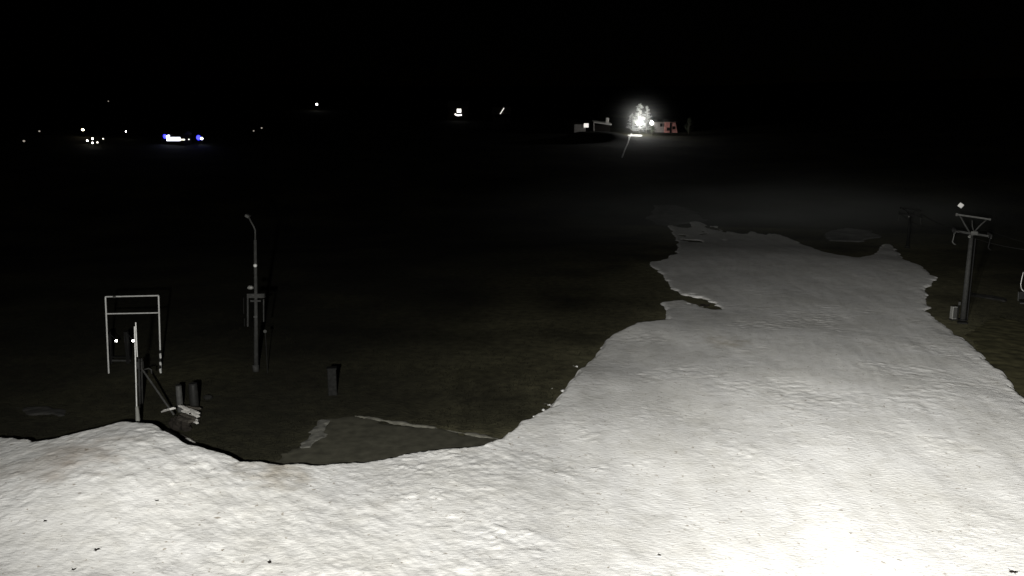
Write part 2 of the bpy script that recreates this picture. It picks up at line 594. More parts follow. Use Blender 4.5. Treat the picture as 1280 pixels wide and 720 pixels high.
# grass as one mass of blades
rng = np.random.default_rng(4)
nb = 90000
r_ = np.exp(rng.uniform(math.log(26), math.log(95), nb))
a_ = rng.uniform(R(-36), R(36), nb)
gx, gy = r_ * np.sin(a_), r_ * np.cos(a_)
keep = (poly_sd(gx, gy, POLY) < -0.25) & (fbm(gx / 6, gy / 6, 81, 3) > -0.12)
pad = np.array([tuple(hit(*p))[:2] for p in [(438, 521), (620, 549), (640, 600), (300, 640), (330, 590), (372, 562), (412, 523)]])
keep &= poly_sd(gx, gy, pad) < -0.1
gx, gy = gx[keep], gy[keep]
gz = terrain(gx, gy)
hh = rng.uniform(0.03, 0.11, len(gx))
ang = rng.uniform(0, 2 * math.pi, len(gx))
w = rng.uniform(0.008, 0.02, len(gx))
lx, ly = rng.normal(0, 0.06, len(gx)), rng.normal(0, 0.06, len(gx))
p0 = np.stack([gx - np.cos(ang) * w, gy - np.sin(ang) * w, gz - 0.02], -1)
p1 = np.stack([gx + np.cos(ang) * w, gy + np.sin(ang) * w, gz - 0.02], -1)
p2 = np.stack([gx + lx, gy + ly, gz + hh], -1)
gv = np.stack([p0, p1, p2], 1).reshape(-1, 3)
M["grass"] = simple("dry_grass", (0.007, 0.0067, 0.0038), 0.9, var=0.5, scale=0.6)
grass = grid_object("grass", gv, np.arange(len(gv)).reshape(-1, 3), M["grass"], smooth=False)
tag(grass, "short dark winter grass beside the snow", "grass", kind="stuff")


# ------------------------------------------------------------------ lift towers (right)
def lift_tower(loc, rz, H, label, span=1.0, board=True):
    t = empty("lift_tower", loc, label, "lift tower", "towers of the ski lift", rz)
    MB().box((0, 0, -0.02), (0.62, 0.62, 0.24), bev=0.08).build("footing", M["concrete"], t)
    h0 = H * 0.83
    steel, bright = (M["dull_steel"], M["galv"]) if board else (M["dim_grey"], M["dim_grey"])
    MB().tube([(0, 0, 0.2), (0, 0, h0)], [0.17, 0.125], 16).build("post", steel, t, True)
    MB().tube([(0, 0, 0.22), (0, 0, 0.30)], 0.30, 16).build("base_flange", M["dark_steel"], t)
    s = span
    TILT = Matrix.Rotation(0.13, 3, "Y")
    HH = h0

    def ZT(x):
        return -0.13 * x

    arm = MB().box((0, 0, h0 + 0.02), (2.3 * s, 0.12, 0.13), bev=0.02, mat=TILT).build("cross_arm", steel, t)
    beam = MB().box((0, 0, H - 0.12), (2.05 * s, 0.10, 0.10), bev=0.02, mat=TILT)
    beam.build("top_beam", bright, t)
    for e in (-1, 1):
        MB().box((e * 0.98 * s, 0, H - 0.12 + ZT(e * 0.98 * s)), (0.14, 0.20, 0.20) if e < 0 else (0.09, 0.14, 0.14), bev=0.02).build("end_plate", bright, t)
        MB().tube([(e * 0.78 * s, 0, H - 0.18 + ZT(e * 0.78 * s)), (e * 0.42 * s, 0, h0 + 0.55), (e * 0.14, 0, h0 + 0.12)], 0.055, 8).build("strut", steel, t, True)
    MB().tube([(-0.05, 0, H - 0.35), (0.0, 0, h0 + 0.5), (0.12, 0, h0 + 0.15)], 0.035, 8).build("strut", steel, t, True)
    MB().box((0.14, -0.16, h0 + 0.06), (0.42, 0.10, 0.24), bev=0.03).build("bracket_plate", bright, t)
    MB().ball((-0.13, -0.20, h0 - 0.16), 0.10).build("junction_box", M["box_grey"], t, True)
    for e in (-1, 1):
        x = e * 1.05 * s
        h0 = HH + ZT(x)
        MB().box((x, 0, h0 - 0.04), (0.05, 1.5, 0.10)).build("sheave_train", steel, t)
        tr = t.children[-1]
        for k in (-0.6, -0.2, 0.2, 0.6):
            MB().tube([(x - 0.05, k, h0 + 0.08), (x + 0.05, k, h0 + 0.08)], 0.15, 14).build("sheave_wheel", M["rubber"], tr)
        g = MB().tube([(x + 0.0, -0.35, h0 + 0.04), (x - 0.02, -0.40, h0 - 0.35), (x - 0.07, -0.42, h0 - 0.68), (x + 0.02, -0.40, h0 - 0.80), (x + 0.14, -0.36, h0 - 0.86)], 0.038, 8)
        g.build("cable_guard", M["galv"] if e < 0 or not board else M["dark_steel"], t, True)
    if not board:
        return t
    MB().tube([(-0.80 * s, 0, H + 0.0), (-0.80 * s, 0, H + 0.50)], 0.014, 6).build("sign_rod", M["dark_steel"], t)
    h0 = HH
    sg = MB().box((-0.80 * s, -0.05, H + 0.62), (0.30, 0.07, 0.28), mat=Matrix.Rotation(0.6, 3, "Y"), bev=0.01)
    sg.build("number_board", M["white_paint"], t)
    MB().box((0.24, 0, h0 * 0.5), (0.05, 0.35, h0 * 0.9)).build("ladder", M["dark_steel"], t)
    return t


tw = hit(1203, 404)
DIR = Vector((14.4, 38, 0)).normalized()
RZ = math.atan2(DIR.y, DIR.x) - math.pi / 2 - R(2)
lift_tower(tw, RZ, 7.35, "tall grey lift tower beside a pale cabinet at the right edge of the snow")
tw2 = hit(1134, 310)
lift_tower(tw2, RZ, 4.9, "faint dark lift tower far away beyond the snow corner", 1.15, False)
SIDE = Vector((math.cos(RZ), math.sin(RZ), 0))
for e, lab in ((-1, "left haul rope running along the lift towers over the snow edge"), (1, "right haul rope carrying the chair past the lift tower")):
    a = tw + SIDE * e * 1.05 + Vector((0, 0, 7.35 * 0.83 + 0.25))
    b = tw2 + SIDE * e * 1.2 + Vector((0, 0, 4.9 * 0.83 + 0.25))
    c = a - (b - a).normalized() * 40 + Vector((0, 0, 1.2))
    pts = []
    for p, q in ((c, a), (a, b)):
        for k in range(12):
            s = k / 12
            pts.append(p.lerp(q, s) - Vector((0, 0, 1.2 * 4 * s * (1 - s) * 0.5)))
    pts.append(b)
    tag(MB().tube(pts, 0.016, 6).build("haul_rope", M["rope"]), lab, "cable", "haul ropes of the ski lift")

# chair on the right-hand rope
ch_base = at_y(1288, 378, 44.5)
ch = empty("lift_chair", ch_base, "empty lift chair with a curved pale hanger at the right border", "lift chair", None, RZ + R(8))
MB().box((0, 0, 0), (1.05, 0.46, 0.06), bev=0.04).build("seat", M["dark_steel"], ch)
MB().box((0, 0.24, 0.34), (1.05, 0.05, 0.42), bev=0.02).build("backrest", M["dark_steel"], ch)
hg = MB().tube([(-0.55, -0.05, 0.78), (-0.60, -0.04, 1.0), (-0.57, 0, 1.35), (-0.52, 0.02, 1.72)], 0.020, 8)
hg.tube([(-0.55, -0.05, 0.78), (-0.46, -0.08, 0.66), (-0.36, -0.10, 0.62)], 0.020, 8)
hg.build("safety_bar", M["white_paint"], ch, True)
fr = MB().tube([(-0.56, 0.2, 0.02), (-0.58, 0.22, 0.55)], 0.03, 8).tube([(0.56, 0.2, 0.02), (0.58, 0.22, 0.55)], 0.03, 8)
fr.tube([(-0.6, -0.24, -0.04), (0.6, -0.24, -0.04)], 0.03, 8)
fr.build("seat_frame", M["dull_steel"], ch, True)
MB().tube([(-0.52, 0.02, 1.72), (0.0, 0.05, 1.98), (0.52, 0.02, 1.72)], 0.028, 8).build("hanger_yoke", M["dark_steel"], ch, True)
MB().tube([(0, 0.05, 1.98), (0, 0.10, 2.5)], 0.03, 8).build("hanger_arm", M["dark_steel"], ch, True)
MB().tube([(0.55, 0.05, 0.6), (0.58, 0.02, 1.2), (0.52, 0.02, 1.72)], 0.028, 8).build("hanger_yoke", M["dark_steel"], ch, True)

# cabinet and marker rod at the tower
cb = hit(1191, 400)
c_ = empty("control_cabinet", cb, "small pale upright cabinet at the foot of the grey lift tower", "cabinet", None, R(8))
MB().box((0, 0, 0.03), (0.38, 0.34, 0.14)).build("plinth", M["concrete"], c_)
MB().box((0, 0, 0.53), (0.34, 0.30, 0.86), bev=0.02).build("housing", M["box_grey"], c_)
MB().box((0, -0.158, 0.53), (0.27, 0.012, 0.76)).build("door", M["pale_plastic"], c_)
MB().box((0.10, -0.17, 0.55), (0.02, 0.02, 0.10)).build("handle", M["dark_steel"], c_.children[-1])
rd = hit(1196.5, 400)
r_o = empty("stop_switch_post", rd, "thin dark switch post between the pale cabinet and the lift tower", "post")
MB().tube([(0, 0, -0.1), (0.03, 0, 1.15)], 0.03, 8).build("shaft", M["dark_steel"], r_o)
MB().box((0.03, -0.03, 1.18), (0.14, 0.12, 0.22), bev=0.02).build("switch_box", M["pale_plastic"], r_o)

# ------------------------------------------------------------------ tall slim mast on the left
mp = hit(320, 464)
ms = empty("lamp_mast", mp, "slim dark mast with a bent top and hanging cross frame on the left", "mast")
k = mp.y / FPX * 1.01


def mm(px, py, dy=0.0):
    """offset from the mast foot for a point seen at this pixel, at the mast's depth"""
    p = at_y(px, py, mp.y + dy)
    return p - mp


MB().tube([(0, 0, -0.2), mm(320, 400), mm(319, 300)], [0.135, 0.10, 0.075], 12).build("pole", M["dull_steel"], ms, True)
MB().tube([mm(319, 302), mm(319, 288), mm(317.5, 284), mm(311, 272)], 0.045, 8).build("bent_arm", M["dull_steel"], ms, True)
p = mm(309.5, 270)
MB().box(p, (0.22, 0.30, 0.13), bev=0.03, mat=Matrix.Rotation(0.5, 3, "Y")).build("lamp_head", M["pale_plastic"], ms)
MB().ball(mm(319, 332, -0.12), 0.10).build("reflector", M["white_paint"], ms, True)
MB().ball(mm(313, 359.5, -0.05), 0.13, sz=(1.3, 0.8, 0.8), jit=0.1).build("loudspeaker", M["box_grey"], ms, True)
MB().tube([mm(313, 360), mm(319, 361)], 0.03, 6).build("speaker_bracket", M["dark_steel"], ms)
MB().box(mm(320, 369.5), (0.92, 0.20, 0.22), bev=0.02).build("cross_frame", M["dull_steel"], ms)
MB().box(mm(319.5, 376, -0.12), (0.55, 0.12, 0.09), bev=0.02).build("cross_bar", M["dull_steel"], ms)
for px, a, b, w_, mt in ((309.7, 371, 408, 0.05, "dull_steel"), (304.6, 372, 392, 0.022, "dim_grey"), (329.5, 374, 402, 0.035, "dull_steel"), (305.6, 398, 408, 0.022, "dim_grey")):
    MB().tube([mm(px, a), mm(px, b)], w_, 8).build("hanging_bar", M[mt], ms)
MB().box(mm(319.5, 396, -0.13), (0.20, 0.06, 0.07)).build("clamp", M["galv"], ms)
MB().tube([(0, -0.02, 0.0), (0, -0.02, 0.35)], 0.17, 12).build("base_sleeve", M["dull_steel"], ms, True)
rp = hit(334.5, 466)
rm = empty("reflector_stake", rp, "thin dark stake topped by a small round reflector beside the slim mast", "stake")
hgt = (at_y(334.5, 414, rp.y) - rp).z
MB().tube([(0, 0, -0.1), (0, 0, hgt)], 0.02, 6).build("shaft", M["rubber"], rm)
MB().tube([(0, -0.03, hgt), (0, -0.05, hgt)], 0.09, 12).build("reflector_disc", M["galv"], rm)

# ------------------------------------------------------------------ white gate frame on the left
gY = 41.0
gb = at_y(168, 470, gY)
gb.z = float(terrain(gb.x, gb.y))
gt = empty("gate_frame", gb, "tall rectangular frame of thin pale bars standing left of the slim mast", "gate frame")


def gg(px, py, dy=0.0):
    return at_y(px, py, gY + dy) - gb


lt, lb, rt, rb = gg(131.8, 371), gg(136.5, 474), gg(198.2, 369.5), gg(201.5, 474)
lb.z, rb.z = -0.15, -0.15
MB().tube([lb, lt], 0.040, 8).build("post", M["white_paint"], gt)
MB().tube([rb, rt], 0.040, 8).build("post", M["white_paint"], gt)
pr = gt.children[-1]
for (a, b) in ((442, 447.5), (452.5, 456), (461, 465.5)):
    MB().tube([gg(200.2, a, -0.02), gg(200.8, b, -0.02)], 0.055, 10).build("reflective_band", M["white_paint"], pr)
for (a, b) in ((437.5, 441.5), (448, 452), (456.5, 460.5)):
    MB().tube([gg(200.0, a, -0.02), gg(200.4, b, -0.02)], 0.054, 10).build("dark_band", M["rubber"], pr)
MB().tube([lt, rt], 0.037, 8).build("crossbar", M["white_paint"], gt)
MB().tube([gg(133, 392.3), gg(198.6, 391)], 0.034, 8).build("crossbar", M["white_paint"], gt)
MB().box(gg(143, 371, -.03), (0.16, 0.05, 0.10)).build("clamp", M["galv"], gt)

# low turnstile behind it
ty = 43.0
tb = at_y(152, 468, ty)
tb.z = float(terrain(tb.x, tb.y))
ts = empty("turnstile_gate", tb, "low dark gate with two small white reflectors made to glow inside the pale frame", "gate")


def tg(px, py, dy=0.0):
    return at_y(px, py, ty + dy) - tb


for px, lx in ((140.0, 146.2), (162.0, 167.2)):
    q = tg(px, 466)
    MB().box((q.x, 0, 0.85), (0.20, 0.24, 1.9), bev=0.03).build("post", M["dim_grey"], ts)
    po = ts.children[-1]
    l_ = tg(lx, 425.5)
    MB().tube([(q.x, 0, 1.78), (l_.x, -0.05, l_.z)], 0.02, 6).build("reflector_arm", M["dark_steel"], po)
    MB().ball((l_.x, -0.08, l_.z), 0.062).build("glowing_reflector", M["lit_reflector"], po, True)  # reflector given its own emission to look as bright as under the floodlight
q0, q1 = tg(140, 466), tg(165, 466)
MB().box(((q0.x + q1.x) / 2, -0.03, 0.16), (q1.x - q0.x, 0.08, 0.09)).build("lower_rail", M["dull_steel"], ts)
MB().box(((q0.x + q1.x) / 2, -0.03, 0.36), (q1.x - q0.x, 0.06, 0.05)).build("lower_rail", M["dim_grey"], ts)

# white pole standing behind the snow lip
pY = 31.4
pb = at_y(172, 523, pY)
zs = surface(pb.x, pb.y)
pl = empty("marker_pole", Vector((pb.x, pb.y, zs - 0.3)), "thin white pole with a thick pale foot stuck in the crest of the snow bank", "pole")


def pp(px, py, dy=0.0):
    return at_y(px, py, pY + dy) - Vector((pb.x, pb.y, zs - 0.3))


MB().tube([pp(171.5, 534), pp(168.2, 408)], 0.026, 8).build("shaft", M["white_paint"], pl)
MB().tube([pp(171.6, 446, .05), pp(169.6, 403, .05)], 0.022, 8).build("second_rod", M["white_paint"], pl)
MB().tube([pp(172.6, 540), pp(172.2, 522), pp(171.0, 508)], [0.085, 0.085, 0.06], 10).build("foot_sleeve", M["worn_paint"], pl)

# dark equipment post with a leaning bar
ey = 35.5
eb = at_y(176, 505, ey)
eb.z = float(terrain(eb.x, eb.y))
eq = empty("hydrant_post", eb, "dark stubby hydrant post with a side arm behind the thin white pole", "hydrant")


def ee(px, py, dy=0.0):
    return at_y(px, py, ey + dy) - eb


MB().tube([(0, 0, -0.1), ee(175, 448)], 0.10, 10).build("body", M["dull_steel"], eq, True)
MB().box(ee(175, 456), (0.26, 0.24, 0.34), bev=0.04).build("valve_head", M["dull_steel"], eq)
MB().tube([ee(176, 463), ee(186, 460.5), ee(189, 462), ee(189.5, 467)], 0.035, 8).build("side_arm", M["dull_steel"], eq, True)
MB().tube([ee(176, 474), ee(173, 481)], 0.07, 8).build("outlet", M["dull_steel"], eq)
lb0, lb1 = at_y(178, 462, 35.0), at_y(217, 518, 32.6)
tag(MB().tube([lb0, lb0.lerp(lb1, 0.5), lb1], 0.042, 8).build("leaning_pole", M["galv"]),
    "grey pole leaning diagonally from the hydrant post down to the plank pile", "pole")

# pile of snowy planks behind the crest
planks = [  # px0,py0,px1,py1,depth,width,thick,label
    (229, 509, 248, 521, 33.0, 0.16, 0.05, "longest pale plank along the top of the plank pile"),
    (228, 513, 246, 526, 32.8, 0.13, 0.05, "pale plank second from the top of the plank pile"),
    (227, 517, 243, 524, 32.5, 0.18, 0.05, "grey plank in the middle of the plank pile"),
    (205, 514, 216, 511, 32.9, 0.26, 0.06, "short snow-dusted board at the left end of the plank pile"),
    (230, 508, 250, 511, 33.6, 0.14, 0.05, "dark flat plank behind the top of the plank pile"),
    (224, 507, 249, 517, 33.3, 0.12, 0.05, "thin lath uppermost in the fan of the plank pile"),
    (231, 520, 247, 529, 32.3, 0.11, 0.05, "thin lath lowest in the fan of the plank pile"),
    (226, 523, 240, 527, 32.2, 0.30, 0.06, "wide broken board below the middle of the plank pile"),
    (206, 524, 222, 531, 31.5, 0.12, 0.05, "narrow stick poking out of the snow under the plank pile"),
    (222, 533, 239, 541, 31.0, 0.14, 0.05, "splintered lath half buried on the snow edge right of the white pole"),
    (232, 541, 246, 549, 30.5, 0.13, 0.05, "lowest lath lying along the bank's outer edge"),
]
for i, (a, b, c, d, dep, w_, th, lab) in enumerate(planks):
    p, q = at_y(a, b, dep + 0.5), at_y(c, d, dep - 0.1)
    if i >= 8:
        p.z = surface(p.x, p.y) + 0.16
        q.z = surface(q.x, q.y) + 0.10
    dv = (q - p)
    L = dv.length
    xa = dv.normalized()
    ya = Vector((0, 0, 1)).cross(xa).normalized()
    za = xa.cross(ya)
    ro = Matrix((xa, ya, za)).transposed()
    o = MB().box((0, 0, 0), (L, w_, th), bev=0.01, mat=ro)
    for s_ in (-0.25, 0.1, 0.33):
        o.box(ro @ Vector((L * s_, 0, th * 0.75)), (L * 0.25, w_ * 0.8, th * 0.5), mat=ro, bev=0.02)
    ob = o.build("plank", M["snowy"] if i in (0, 1, 3, 5, 6, 8, 10) else M["wood"])
    ob.location = (p + q) / 2
    tag(ob, lab, "plank", "planks and laths in the pile by the snow edge")
# the heap the planks rest on
hp = at_y(226, 523, 32.6)
hz = float(terrain(hp.x, hp.y))
hb = MB()
for k in range(9):
    hb.ball((hp.x + random.uniform(-0.7, 0.4), hp.y + random.uniform(-0.2, 0.7), hz + random.uniform(0.05, (hp.z - hz) * 0.75)), random.uniform(0.2, 0.32), 10, 7, 0.22)
tag(hb.build("soil_heap", M["clod"]), "dark heap of soil under the snowy planks", "heap")

for px, top, bot, w_, mt, lab in ((224.5, 481, 500, 0.13, "pale_plastic", "narrow pale barrel standing behind the plank pile"),
                                  (242.5, 479, 500, 0.19, "grey_plastic", "wider dim grey barrel right of the narrow pale one")):
    q = at_y(px, bot, 34.8)
    gz_ = float(terrain(q.x, q.y))
    H = at_y(px, top, 34.8).z - gz_
    b_ = empty("barrel", Vector((q.x, q.y, gz_)), lab, "barrel", "barrels behind the plank pile")
    MB().tube([(0, 0, -0.02), (0, 0, 0.08), (0, 0, H * .5), (0, 0, H - 0.1), (0, 0, H - 0.03)], [w_ * .92, w_, w_ * 1.06, w_, w_ * .92], 16).build("body", M[mt], b_, True)
    MB().tube([(0, 0, H - 0.03), (0, 0, H)], w_ * 0.96, 16).build("lid", M["grey_plastic"], b_)
    for z_ in (H * 0.33, H * 0.66):
        MB().tube([(0, 0, z_), (0, 0, z_ + 0.035)], w_ * 1.1, 16).build("hoop", M[mt], b_)
q = hit(260, 499)
tag(MB().ball((0, 0, 0.09), 0.16, 10, 7, 0.15, (1.4, 1, .8)).build("boulder", M["concrete"]), "small grey stone on the grass right of the barrels", "stone").location = q

# dim upright box at the corner of the parking area
q = hit(416, 493)
bx = empty("utility_cabinet", q, "dim upright utility box at the far left corner of the parking area", "cabinet", None, R(10))
MB().box((0, 0, 0.65), (0.42, 0.36, 1.3), bev=0.03).build("housing", M["faint_grey"], bx)
MB().box((0, -0.187, 0.68), (0.34, 0.014, 1.1)).build("door", M["faint_grey"], bx)
MB().box((0, 0, 1.33), (0.48, 0.42, 0.06), bev=0.02).build("lid", M["dim_grey"], bx)

# clods on the snow
clods = [(121, 688, 0.055, "dark clod on the snow, largest near the bottom left"), (57, 651, 0.040, "small dark clod on the snow nearest the left border"),
         (92, 712, 0.040, "dark crumb at the bottom border left of the largest clod"), (196, 627, 0.040, "small dark clod on the snow below the plank pile"),
         (1267, 715, 0.065, "dark clod in the bottom right corner of the snow"), (824, 694, 0.035, "lone dark crumb on the snow at the bottom middle"),
         (336, 703, 0.05, "flat grey clod on the snow right of the largest clod"), (881, 381, 0.22, "dark stone at the melted hole in the snow")]
for px, py, s_, lab in clods:
    x, y = snow_hit(px, py)
    o = MB()
    for k in range(5):
        o.ball((random.uniform(-1, 1) * s_, random.uniform(-1, 1) * s_, s_ * 0.2), s_ * random.uniform(0.35, 0.7), 8, 6, 0.3, (1.3, 1, 0.6))
    for k in range(3):
        t = random.uniform(0, 6.28)
        o.tube([(0, 0, s_ * 0.3), (math.cos(t) * s_ * 2.4, math.sin(t) * s_ * 2.4, s_ * random.uniform(.2, 1.0))], [s_ * .14, s_ * .05], 5)
    ob = o.build("clod", M["clod"])
    ob.location = (x, y, surface(x, y))
    tag(ob, lab, "clod", "dark clods lying on the snow")


# ------------------------------------------------------------------ far hillside
def street_lamp(px, py, base_py, mat, rad, label, ball_jit=0):
    g = hit(px, base_py)
    rad *= 0.8
    p = at_y(px, py, g.y)
    o = empty("street_lamp", g, label, "street lamp", "lamps on the far hillside")
    h = p.z - g.z
    MB().tube([(0, 0.3, -0.3), (0, 0.3, h + 0.2)], [0.09, 0.06], 8).build("pole", M["dark_steel"], o)
    MB().tube([(0, 0.3, h + 0.2), (0, 0.0, h + rad + 0.05)], 0.05, 6).build("arm", M["dark_steel"], o)
    MB().ball((0, 0, h), rad, 12, 8, 0, (1, 1, 0.85)).build("lamp_head", M[mat], o, True)
    return o


for a in [(104.3, 162.2, 171, "lamp_warm", 0.36, "largest warm lamp standing above the cluster on the far left hillside"),
          (109.6, 175.8, 181, "lamp_white", 0.24, "leftmost small lamp of the cluster on the far left hillside"),
          (116.3, 173.2, 180, "lamp_white", 0.26, "upper middle lamp of the cluster on the far left hillside"),
          (116.0, 178.6, 184, "lamp_white", 0.24, "lower middle lamp of the cluster on the far left hillside"),
          (122.2, 178.0, 183, "lamp_soft", 0.26, "right lamp of the cluster on the far left hillside"),
          (129.5, 173.5, 180, "lamp_soft", 0.20, "dim lamp at the right end of the cluster on the far left hillside"),
          (158.2, 164.3, 174, "lamp_white", 0.22, "single lamp between the left cluster and the bright shop"),
          (136.0, 126.5, 133, "lamp_dim", 0.26, "faintest lamp highest up above the left cluster"),
          (30.5, 176.3, 182, "lamp_dim", 0.30, "dim lamp nearest the left border"),
          (50.0, 164.0, 172, "lamp_dim", 0.26, "dim lamp upper right of the one nearest the left border"),
          (252.6, 173.2, 181, "lamp_cold", 0.42, "cold white lamp right of the bright shop"),
          (236.5, 174.2, 181, "lamp_soft", 0.18, "weak lamp between the bright shop and the cold white lamp"),
          (317.5, 163.6, 171, "lamp_dim", 0.26, "left of two faint lamps above the slim mast"),
          (327.5, 160.0, 168, "lamp_dim", 0.30, "right of two faint lamps above the slim mast"),
          (396.2, 130.4, 138, "lamp_white", 0.50, "lone round white lamp high on the dark hillside")]:
    street_lamp(*a)


def yard_box(o, size, h, roof_h, wall, roof, over=0.3, chim=None):
    w_, d_ = size
    MB().box((0, d_ / 2, h / 2 - 0.5), (w_, d_, h + 1.0)).build("wall", M[wall], o)
    x, y0, y1 = w_ / 2 + over, -over, d_ + over
    ym = d_ / 2
    r = MB()
    r.add([(-x, y0, h), (x, y0, h), (x, y1, h), (-x, y1, h), (-x, ym, h + roof_h), (x, ym, h + roof_h)],
          [(0, 1, 5, 4), (2, 3, 4, 5), (0, 4, 3), (1, 2, 5), (3, 2, 1, 0)])
    rf = r.build("roof", M[roof], o)
    if chim:
        MB().box((chim, ym, h + roof_h + 0.3), (0.7, 0.7, 1.6), bev=0.05).build("chimney", M["white_wall"], rf)
    return rf


def window(o, c, size, mat, frame=True):
    f = MB().box((c[0], c[1] - 0.05, c[2]), (size[0] + 0.16, 0.08, size[1] + 0.16)).build("window", M["dark_steel"], o)
    MB().box((c[0], c[1] - 0.10, c[2]), (size[0], 0.02, size[1])).build("pane", M[mat], f)


# bright shop with an added glowing ball for its blue halo
g = hit(216, 181)
o = empty("shop_building", g, "low dark shop with a long bright cold window and a blue halo", "shop")
px_m = g.y / FPX
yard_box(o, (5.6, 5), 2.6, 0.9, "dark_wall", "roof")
wc = at_y(217, 173.8, g.y) - g
window(o, (wc.x, 0, wc.z), (17 * px_m, 4.6 * px_m), "win_cold")
wc = at_y(211, 171.4, g.y) - g
MB().ball((wc.x, -0.25, wc.z + 0.3), 0.30, sz=(1.2, 0.6, 0.6)).build("porch_lamp", M["lamp_cold"], o, True)
wc = at_y(206.5, 170.5, g.y) - g
MB().ball((wc.x, -0.2, wc.z), 0.42, sz=(1, .6, 1.2)).build("blue_halo", M["halo_blue"], o, True)
wc = at_y(229, 174.5, g.y) - g
MB().box((wc.x, -0.25, wc.z), (1.0, 0.1, 0.25)).build("small_lamp", M["lamp_soft"], o)
g = hit(248.5, 181)
o = empty("halo_post", g, "added blue halo on a post left of the cold white lamp", "sign")  # stands in for the blue halo, not a sign
hz_ = (at_y(248.5, 172, g.y) - g).z
MB().tube([(0, 0, -0.3), (0, 0, hz_)], 0.06, 8).build("post", M["dark_steel"], o)  # post added only to carry the halo ball
MB().ball((0.1, -0.1, hz_), 0.62, sz=(0.9, 0.3, 1.0)).build("halo_disc", M["halo_blue"], o)  # emissive ball added as the blue halo beside the cold lamp

# two houses higher up
g = hit(573, 150)
s_ = g.y / FPX
o = empty("hill_house", g, "dark house with one lit square window over a lit curved balcony", "house", "houses high on the hillside")
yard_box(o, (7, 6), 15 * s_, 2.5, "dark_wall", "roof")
wc = at_y(573.8, 138.4, g.y) - g
for ox in (-0.42, 0.42):
    window(o, (wc.x + ox, 0, wc.z), (0.62, 4.4 * s_), "win_white")
wc = at_y(573.0, 143.6, g.y) - g
bal = MB().tube([(wc.x - 3.8 * s_, -0.5, wc.z + 0.25), (wc.x - 2 * s_, -0.9, wc.z - 0.12), (wc.x, -1.0, wc.z - 0.2), (wc.x + 2 * s_, -0.9, wc.z - .12), (wc.x + 3.6 * s_, -0.5, wc.z)], 0.26, 8)
bal.build("balcony_light", M["win_white"], o, True)
MB().box((wc.x, -0.5, wc.z - 0.45), (9 * s_, 1.0, 0.2)).build("balcony", M["dark_wall"], o)
g = hit(627, 152)
s_ = g.y / FPX
o = empty("hill_house", g, "dark house with a slanting string of light along its gable", "house", "houses high on the hillside")
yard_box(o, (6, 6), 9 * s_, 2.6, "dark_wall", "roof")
a, b = at_y(625.2, 142.5, g.y - 0.5) - g, at_y(630.0, 135.0, g.y - 0.5) - g
MB().box((0.3, 0.1, (10 * s_)), (5, 0.2, 10 * s_)).build("gable_board", M["dark_wall"], o)
MB().tube([a, b], 0.16, 8).build("light_string", M["strip_soft"], o)

# ---- farm under the floodlight
fl = hit(793, 168)
FY = fl.y
fm = FY / FPX


def fx(px, py, dy=0.0):
    return at_y(px, py, FY + dy)


def on(px, dy=0.0):
    p = fx(px, 165, dy)
    p.z = float(terrain(p.x, p.y))
    return p


# floodlight mast
b = on(799, -1.5)
mo = empty("floodlight_mast", b, "blazing white floodlight on a mast in front of the lit tree", "floodlight")
lp = fx(800, 154, -1.5) - b
MB().tube([(lp.x, 0.3, -0.3), (lp.x, 0.3, lp.z + 0.3)], [0.11, 0.07], 10).build("pole", M["galv"], mo)
MB().box((lp.x, 0.22, lp.z - .02), (1.9, 0.12, 0.14)).build("crossarm", M["galv"], mo)
for ox, oz in ((-0.62, 0), (0.0, 0.12), (0.62, 0)):
    MB().box((lp.x + ox, 0.05, lp.z + oz), (0.56, 0.22, 0.50), bev=0.05).build("lamp_housing", M["dark_steel"], mo)
    MB().box((lp.x + ox, -0.08, lp.z + oz), (0.50, 0.03, 0.44), bev=0.05).build("lens", M["flood"], mo.children[-1])
FLOOD_POS = b + lp + Vector((0, -0.5, 0))

# lit end wall with second lamp, red barn
b = on(826, 4.5)
o = empty("farm_house", b, "small pale farmhouse right of the blazing floodlight with a bright porch lamp", "house", "buildings of the lit farm")
hh_ = (fx(826, 152.5, 4.5) - b).z
yard_box(o, (19 * fm, 4.0), hh_, 0.9, "white_wall", "roof", 0.15)
pc = fx(814.5, 153.6, 4.2) - b
MB().ball((pc.x, pc.y - .1, pc.z), 0.55, sz=(0.9, .5, 1.1)).build("porch_lamp", M["lamp_white"], o, True)
for ox in (-0.9, 0.1):
    window(o, (ox + 1.0, 0, hh_ - 0.9), (0.6, 0.8), "dark_wall")
b = on(838.5, 3.0)
o = empty("red_barn", b, "tall reddish barn lit at the right end of the floodlit farm", "barn", "buildings of the lit farm")
hb_ = (fx(838, 153.5, 3.0) - b).z
bw = 14.5 * fm
hB = max(hb_, 3.0)
w_ = MB()
w_.add([(-bw / 2, 0, -1), (bw / 2 + .5, 0, -1), (bw / 2 - 0.4, 0, hB), (-bw / 2, 0, hB + .15), (-bw / 2, 4, -1), (bw / 2 + .5, 4, -1), (bw / 2 - .4, 4, hB), (-bw / 2, 4, hB + .15)],
       [(0, 1, 2, 3), (1, 5, 6, 2), (5, 4, 7, 6), (4, 0, 3, 7), (3, 2, 6, 7), (4, 5, 1, 0)])
w_.build("wall", M["red_wall"], o)
MB().box((-0.12, -0.09, hB / 2 - 0.4), (0.55, 0.12, hB + 0.8)).build("door", M["rubber"], o)
MB().box((-bw / 2 + 1.0, -0.07, hB - 1.9), (0.9, 0.1, 0.9)).build("window", M["dark_wall"], o)
MB().box((bw / 2 - 0.9, -0.07, hB - 1.5), (0.8, 0.1, 0.9)).build("window", M["dark_wall"], o)
rf = MB()
rf.box((-0.1, 2, hB + 0.28), (bw + 0.2, 4.6, 0.16)).build("roof", M["roof"], o)

